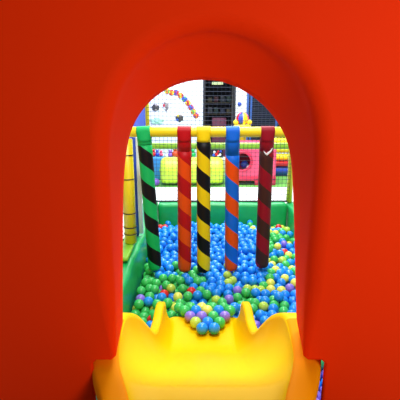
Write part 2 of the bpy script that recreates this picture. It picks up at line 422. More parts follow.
# ------------------------------------------------------------ striped hanging poles
def stripe_mat(name, c1, c2, phase, pitch=.262):
    m = mat(name, c1, .5, spec=.2); nt = m.node_tree; b = nt.nodes['Principled BSDF']
    tc = [n for n in nt.nodes if n.type == 'TEX_COORD'][0]
    sx = nt.nodes.new('ShaderNodeSeparateXYZ'); nt.links.new(tc.outputs['Object'], sx.inputs[0])
    def mth(op, a, bb=None):
        n = nt.nodes.new('ShaderNodeMath'); n.operation = op
        for i, q in enumerate((a, bb)):
            if q is None: continue
            if isinstance(q, (int, float)): n.inputs[i].default_value = q
            else: nt.links.new(q, n.inputs[i])
        return n.outputs[0]
    ang = mth('DIVIDE', mth('ARCTAN2', sx.outputs[0], mth('MULTIPLY', sx.outputs[1], -1)), 2*PI)   # 0 at the camera side, + to the right
    v = mth('FRACT', mth('ADD', mth('ADD', mth('DIVIDE', sx.outputs[2], pitch), ang), phase+10))
    s = mth('GREATER_THAN', v, .5)
    mx = nt.nodes.new('ShaderNodeMix'); mx.data_type = 'RGBA'
    mx.inputs[6].default_value = (*c1,1); mx.inputs[7].default_value = (*c2,1)
    nt.links.new(s, mx.inputs[0]); nt.links.new(mx.outputs[2], b.inputs['Base Color'])
    return m
GRN, BLK, DRED, ORG, YEL, BLU, MAR, BRN = (.008,.50,.12),(.005,.005,.007),(.46,.004,.008),(.80,.085,.003),(.86,.70,.004),(.004,.15,.75),(.27,.003,.014),(.05,.016,.012)
# colour pair, strap colour, x at bar, x at foot, y of foot, sleeve length, phase reference y on the axis (top of second colour)
POLES = [('green and black',GRN,BLK,144.3,155.3,272.5,.055,147),
         ('red and orange',DRED,ORG,184.3,184.6,274,.10,158.5),
         ('yellow and black',YEL,BLK,203.6,203.6,275,.03,168.5),
         ('blue and orange',BLU,ORG,232.5,231.3,273,.13,161),
         ('maroon and brown',MAR,BRN,267,261.8,270,.10,152)]
POLE_R = .0535
for nm, c1, c2, xt, xb, yb_, sl, yref in POLES:
    ptop = px(xt, 137.5, BY); pbot = px(xb, yb_-3, BY)
    d = ptop-pbot; L = d.length
    t = thing('striped_pole', '%s spiral striped padded pole hanging from the yellow bar' % nm, 'hanging pole', pbot, 'spiral striped poles')
    t.rotation_mode = 'QUATERNION'; t.rotation_quaternion = Vector((0,0,1)).rotation_difference(d)
    r = POLE_R
    lref = L*(yb_-3-yref)/(yb_-3-137.5)
    # second colour begins (fract = .5 crossing downward) at z = lref on the axis
    ph = 0.0 - lref/.262
    m = stripe_mat('stripes_'+nm.replace(' ','_'), c1, c2, ph)
    bm = bmesh.new()
    lathe(bm, [(.012,0),(r*.55,.003),(r*.85,.012),(r*.97,.03),(r,.05)]+[(r*(1+.012*math.sin(k*1.7)),.05+(L-sl-.06)*k/20) for k in range(1,20)]+[(r,L-sl)], 36)
    link('pole_cover', bm, m, t)
    sm = mat('strap_'+nm.replace(' ','_'), c1, .5, spec=.2)
    bm = bmesh.new(); lathe(bm, [(r*1.004,L-sl+.0005),(r*1.0,L-.03),(r*.97,L-.012),(r*.8,L-.001)], 36); link('top_sleeve', bm, sm, t)
    bm = bmesh.new(); w_ = r*.94; zc = L+(BZ-ptop.z); ra = BR+.0055
    # cloth strap draped over the bar, both tails running down over the top of the pole
    out = [(-r*1.035, L-.03), (-r*1.02, L-.008)] + [(-ra*math.cos(PI*k/20), zc+ra*math.sin(PI*k/20)) for k in range(21)] + [(r*1.02, L-.008), (r*1.035, L-.03)]
    inn = [(y_*(1-.004/abs(y_) if abs(y_) > .03 else 1), z_) for y_, z_ in out]
    inn = [(out[0][0]+.003, out[0][1]), (out[1][0]+.003, out[1][1])] + [(-(ra-.004)*math.cos(PI*k/20), zc+(ra-.004)*math.sin(PI*k/20)) for k in range(21)] + [(out[-2][0]-.003, out[-2][1]), (out[-1][0]-.003, out[-1][1])]
    NX = 14; cols_ = []
    for k in range(NX+1):
        x = -w_+2*w_*k/NX
        sq = 1-.0*abs(x)
        c_ = math.sqrt(max(0, r*r-x*x))/r          # the tails hug the round pole
        def hug(P, t_):
            n_ = len(P); res = []
            for q, (y_, z_) in enumerate(P):
                b_ = {0:1, 1:.85, n_-1:1, n_-2:.85}.get(q, 0)
                res.append(bm.verts.new((x, y_*(1-b_)+b_*math.copysign(r*c_*1.0+t_, y_), z_)))
            return res
        cols_.append((hug(out, .002), hug(inn, .0004)))
    for (oa, ia), (ob_, ib) in zip(cols_, cols_[1:]):
        for k in range(len(out)-1):
            bm.faces.new((oa[k],oa[k+1],ob_[k+1],ob_[k])); bm.faces.new((ia[k+1],ia[k],ib[k],ib[k+1]))
        bm.faces.new((oa[0],ob_[0],ib[0],ia[0])); bm.faces.new((oa[-1],ia[-1],ib[-1],ob_[-1]))
    for oa, ia in (cols_[0], cols_[-1]):
        for k in range(len(out)-1): bm.faces.new((oa[k],ia[k],ia[k+1],oa[k+1]))
    s = link('strap', bm, sm, t); s['label'] = 'strap wrapped around the yellow bar'
    if nm.startswith('maroon'):       # torn cover showing white foam
        bm = bmesh.new(); zt_ = L*(264.5-150.5)/(264.5-137.5)
        pts = []
        for a_, dz in ((-.55,.012),(-.3,-.004),(-.1,-.014),(.15,0),(.45,.014),(.75,.035)):
            pts.append((math.sin(a_)*(r+.001), -math.cos(a_)*(r+.001), zt_+dz))
        tube(bm, pts, [.002,.006,.009,.008,.006,.002], 8); s = link('tear', bm, M['white'], t); s['label'] = 'white tick shaped tear in the cover'
# ------------------------------------------------------------ slide
SCX = .02
T_floor = smooth([(.78,.955),(.93,.955),(1.03,.951),(1.06,.935),(1.10,.912),(1.25,.825),(1.38,.752),(1.55,.658),(1.72,.562),(1.80,.515),(1.88,.485),(1.96,.474),(2.1,.472),(2.2,.478)])
T_top = smooth([(.78,.988),(.93,.99),(1.10,.992),(1.25,.998),(1.36,.994),(1.43,.962),(1.5,.908),(1.6,.80),(1.70,.695),(1.78,.648),(1.9,.635),(2.0,.655),(2.06,.650),(2.10,.632),(2.13,.59),(2.16,.53),(2.2,.45)])
T_wt = smooth([(.78,.18),(.93,.222),(1.10,.285),(1.25,.305),(1.38,.308),(1.5,.283),(1.6,.262),(1.72,.245),(1.85,.235),(2.05,.228),(2.2,.225)])
T_wf = smooth([(.78,.12),(1.04,.15),(1.25,.165),(1.7,.17),(2.2,.18)])
T_fl = smooth([(.78,.07),(.93,.085),(1.10,.092),(1.3,.10),(1.42,.085),(1.55,.06),(1.72,.05),(1.9,.05),(2.2,.045)])
T_dr = smooth([(.78,.04),(1.3,.05),(1.6,.09),(1.8,.15),(2.0,.18),(2.12,.16),(2.2,.03)])
NYS = 110
ys = [.78+(2.2-.78)*i/NYS for i in range(NYS+1)]
def build_slide(only_chute=False):
    t = thing('slide', 'yellow moulded plastic slide running down into the ball pit', 'slide', (SCX, 2.1, .40)) if not only_chute else None
    off = Vector((SCX,2.1,.40)) if t else Vector((0,0,0))
    bm = bmesh.new(); rows = []
    for y in ys:
        zf, zt, wt, wf = interp(T_floor,y), interp(T_top,y), interp(T_wt,y), interp(T_wf,y)
        half = [(wf*k/6, zf) for k in range(7)]
        for k in range(1,15):
            a0 = .34; a_ = a0+k/14*(PI/2-a0)
            half.append((wf+(wt-wf)*(math.sin(a_)-math.sin(a0))/(1-math.sin(a0)), zf+(zt-zf)*(math.cos(a0)-math.cos(a_))/math.cos(a0)))
        prof = [(-x,z) for x,z in half[:0:-1]]+half
        rows.append([bm.verts.new(Vector((SCX+x,y,z))-off) for x,z in prof])
    for A, B in zip(rows, rows[1:]):
        for k in range(len(A)-1): bm.faces.new((A[k],A[k+1],B[k+1],B[k]))
    ch = link('chute', bm, M['slide'], t)
    md = ch.modifiers.new('thickness','SOLIDIFY'); md.thickness = .014; md.offset = -1
    for v in ch.data.polygons[len(ch.data.polygons)//2:][:1]:
        if v.normal.z < 0: md.offset = 1
    outs = [ch]
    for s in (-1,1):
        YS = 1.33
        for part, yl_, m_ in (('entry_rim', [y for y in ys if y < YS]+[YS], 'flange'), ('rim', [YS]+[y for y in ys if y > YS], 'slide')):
            bm = bmesh.new(); rows = []
            for y in yl_:
                zt, wt, fl, dr = interp(T_top,y), interp(T_wt,y), interp(T_fl,y), interp(T_dr,y)
                pr = [(0,0),(.04,.004),(.12,.007),(.3,.008),(.5,.008),(.7,.008),(.86,.006),(.95,.001),(.99,-.008),(1.0,-.02)]
                P = [(wt+fl*a_, zt+min(1,fl/.05)*b_) for a_, b_ in pr]+[(wt+fl, zt-.02-(dr-.02)*q) for q in (.5,1)]
                rows.append([bm.verts.new(Vector((SCX+s*x,y,z))-off) for x,z in P])
            for A, B in zip(rows, rows[1:]):
                for k in range(len(A)-1): bm.faces.new((A[k],A[k+1],B[k+1],B[k]))
            if part == 'rim': bm.faces.new(rows[-1])
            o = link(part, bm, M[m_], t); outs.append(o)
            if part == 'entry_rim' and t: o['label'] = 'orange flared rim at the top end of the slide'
    if t:
        # hidden support feet under the lip
        for x in (-.12,.12): bxo('support_foot', (x-.02,x+.02,-.28,-.22,-.0675,.06), M['slide'], t, .005)
    return outs
build_slide()
# ------------------------------------------------------------ arched panel
YF, YR = 1.05, 1.25
front_px = [(115.5,361),(114,330),(112,290),(109.5,240),(107.5,190),(107,155),(109,128),(116,100),(129,74),(150,51),(178,36),(210,30),(243,35),(274,50),(298,75),(311,104),(316,132),(317,160),(315.5,190),(312,240),(308.5,290),(305.5,330),(304,361)]
rear_px = [(123.5,356),(123.3,330),(123.2,300),(123.3,250),(123.6,210),(124.6,175),(127.5,148),(131.5,131),(140,114),(152,100),(168,88.7),(186,82),(204,80),(222,82),(239,88.5),(255,98.5),(268.5,111),(279.5,126),(287,143),(291,165),(293,205),(294.3,250),(295.5,300),(296.5,330),(297,356)]
def resample(P, n):
    # Catmull-Rom then equal arclength
    D = []
    for i in range(len(P)-1):
        p0, p1, p2, p3 = P[max(i-1,0)], P[i], P[i+1], P[min(i+2,len(P)-1)]
        for k in range(12):
            u = k/12
            D.append(0.5*((2*p1)+(p2-p0)*u+(2*p0-5*p1+4*p2-p3)*u*u+(3*p1-p0-3*p2+p3)*u**3))
    D.append(P[-1])
    S = [0]
    for a_, b_ in zip(D, D[1:]): S.append(S[-1]+(b_-a_).length)
    out = []; j = 0
    for i in range(n+1):
        s = S[-1]*i/n
        while j < len(S)-2 and S[j+1] < s: j += 1
        q = (s-S[j])/max(1e-9, S[j+1]-S[j]); out.append(D[j].lerp(D[j+1], min(1,max(0,q))))
    return out
def flat(v): return Vector((v.x, v.z))
NA = 120
Fa = resample([flat(px(x,y,YF)) for x,y in front_px], NA)
Ra = resample([flat(px(x,y,YR)) for x,y in rear_px], NA)
zn = Fa[0].y
RNZ = 1.02                                        # rear arch meets the notch
nl, nr = px(92.5,366,YF).x, px(325,366,YF).x
def notch(l, r, arch, z1, rnl, rnr, z0=.62):
    return [Vector((rnl,z0)), Vector((rnl,(z0+z1)/2)), Vector((rnl,z1-.05)), Vector((rnl+.0,z1-.012)), Vector((rnl+.012,z1)), Vector(((rnl+arch[0].x)/2,z1)), Vector((arch[0].x-.014, z1))] + arch + \
           [Vector((arch[-1].x+.014, z1)), Vector(((rnr+arch[-1].x)/2,z1)), Vector((rnr-.012,z1)), Vector((rnr,z1-.012)), Vector((rnr,z1-.05)), Vector((rnr,(z0+z1)/2)), Vector((rnr,z0))]
Fa = [v.copy() for v in Fa]; Fa[0].y = zn+.012; Fa[-1].y = zn+.012
Ra = [Vector((v.x, max(v.y, RNZ+.012))) for v in Ra]
# keep rear arch points strictly rising above the notch
i0 = next(i for i,v in enumerate(Ra) if v.y > RNZ+.013); i1 = len(Ra)-1-next(i for i,v in enumerate(Ra[::-1]) if v.y > RNZ+.013)
Ra = resample([Ra[0]]+Ra[i0:i1+1]+[Ra[-1]], NA)
LF = notch(nl, nr, Fa, zn, nl, nr); LR = notch(nl, nr, Ra, RNZ, nl-.085, nr+.095)
nL = len(LF)
def normals(L):
    out = []
    for i in range(len(L)):
        a_, b_ = L[(i-1)%len(L)], L[(i+1)%len(L)]
        d = (b_-a_).normalized(); out.append(Vector((-d.y, d.x)))    # loop runs clockwise: left normal points away from the hole
    return out
NF = normals(LF); NR = normals(LR)
t_panel = thing('archway_panel', 'large orange red moulded plastic panel with an arched opening above the slide', 'panel', (0, 1.15, 0))
off = Vector((0,1.15,0))
bm = bmesh.new()
def ring(L, y): return [bm.verts.new(Vector((v.x, y, v.y))-off) for v in L]
rad = []
for i in range(nL):
    k = min(i, nL-1-i)
    rad.append(.010 if k < 7 else min(.046, .010+.036*max(0,(k-6))/14))
segs = 8; rings = []
for s in range(segs+1):
    a_ = s/segs*PI/2
    L = []
    for v, n_, r_ in zip(LF, NF, rad): L.append(v + n_*r_*(1-math.sin(a_)))
    rg = []
    for v, r_ in zip(L, rad): rg.append(bm.verts.new(Vector((v.x, YF + r_*(1-math.cos(a_)), v.y))-off))
    rings.append(rg)
NT = 8
for s in range(1, NT+1):
    q = s/NT; rg = []
    for i in range(nL):
        v = LF[i].lerp(LR[i], q); y0 = YF+rad[i]
        rg.append(bm.verts.new(Vector((v.x, y0+(YR-.008-y0)*q, v.y))-off))
    rings.append(rg)
rg = [bm.verts.new(Vector((v.x+n_.x*.008, YR, v.y+n_.y*.008))-off) for v, n_ in zip(LR, NR)]; rings.append(rg)
for A, B in zip(rings, rings[1:]):
    for k in range(nL):
        f = bm.faces.new((A[k],A[(k+1)%nL],B[(k+1)%nL],B[k])); f.smooth = True
OX, OZ = .82, 2.55
def outer(y, ins=0): return [bm.verts.new(Vector((x,y,z))-off) for x,z in ((-OX+ins,0+ins),(-OX+ins,OZ-ins),(OX-ins,OZ-ins),(OX-ins,0+ins))]
def fill(rg, ou):
    es = [bm.edges.get((rg[k],rg[(k+1)%nL])) or bm.edges.new((rg[k],rg[(k+1)%nL])) for k in range(nL)]
    es += [bm.edges.get((ou[k],ou[(k+1)%4])) or bm.edges.new((ou[k],ou[(k+1)%4])) for k in range(4)]
    r = bmesh.ops.triangle_fill(bm, use_beauty=True, use_dissolve=False, edges=es)
of = outer(YF, .02); om = outer(YF+.02); ob = outer(YR)
for A, B in ((of,om),(om,ob)):
    for k in range(4): bm.faces.new((A[k],A[(k+1)%4],B[(k+1)%4],B[k]))
fill(rings[0], of); fill(rings[-1], ob)
link('panel_shell', bm, M['panel'], t_panel, None)
# tower deck behind the panel
struct(bxo('floor_tower', (-.8,.8,-1.2,.77,.0,.90), M['blue'], bev=0))
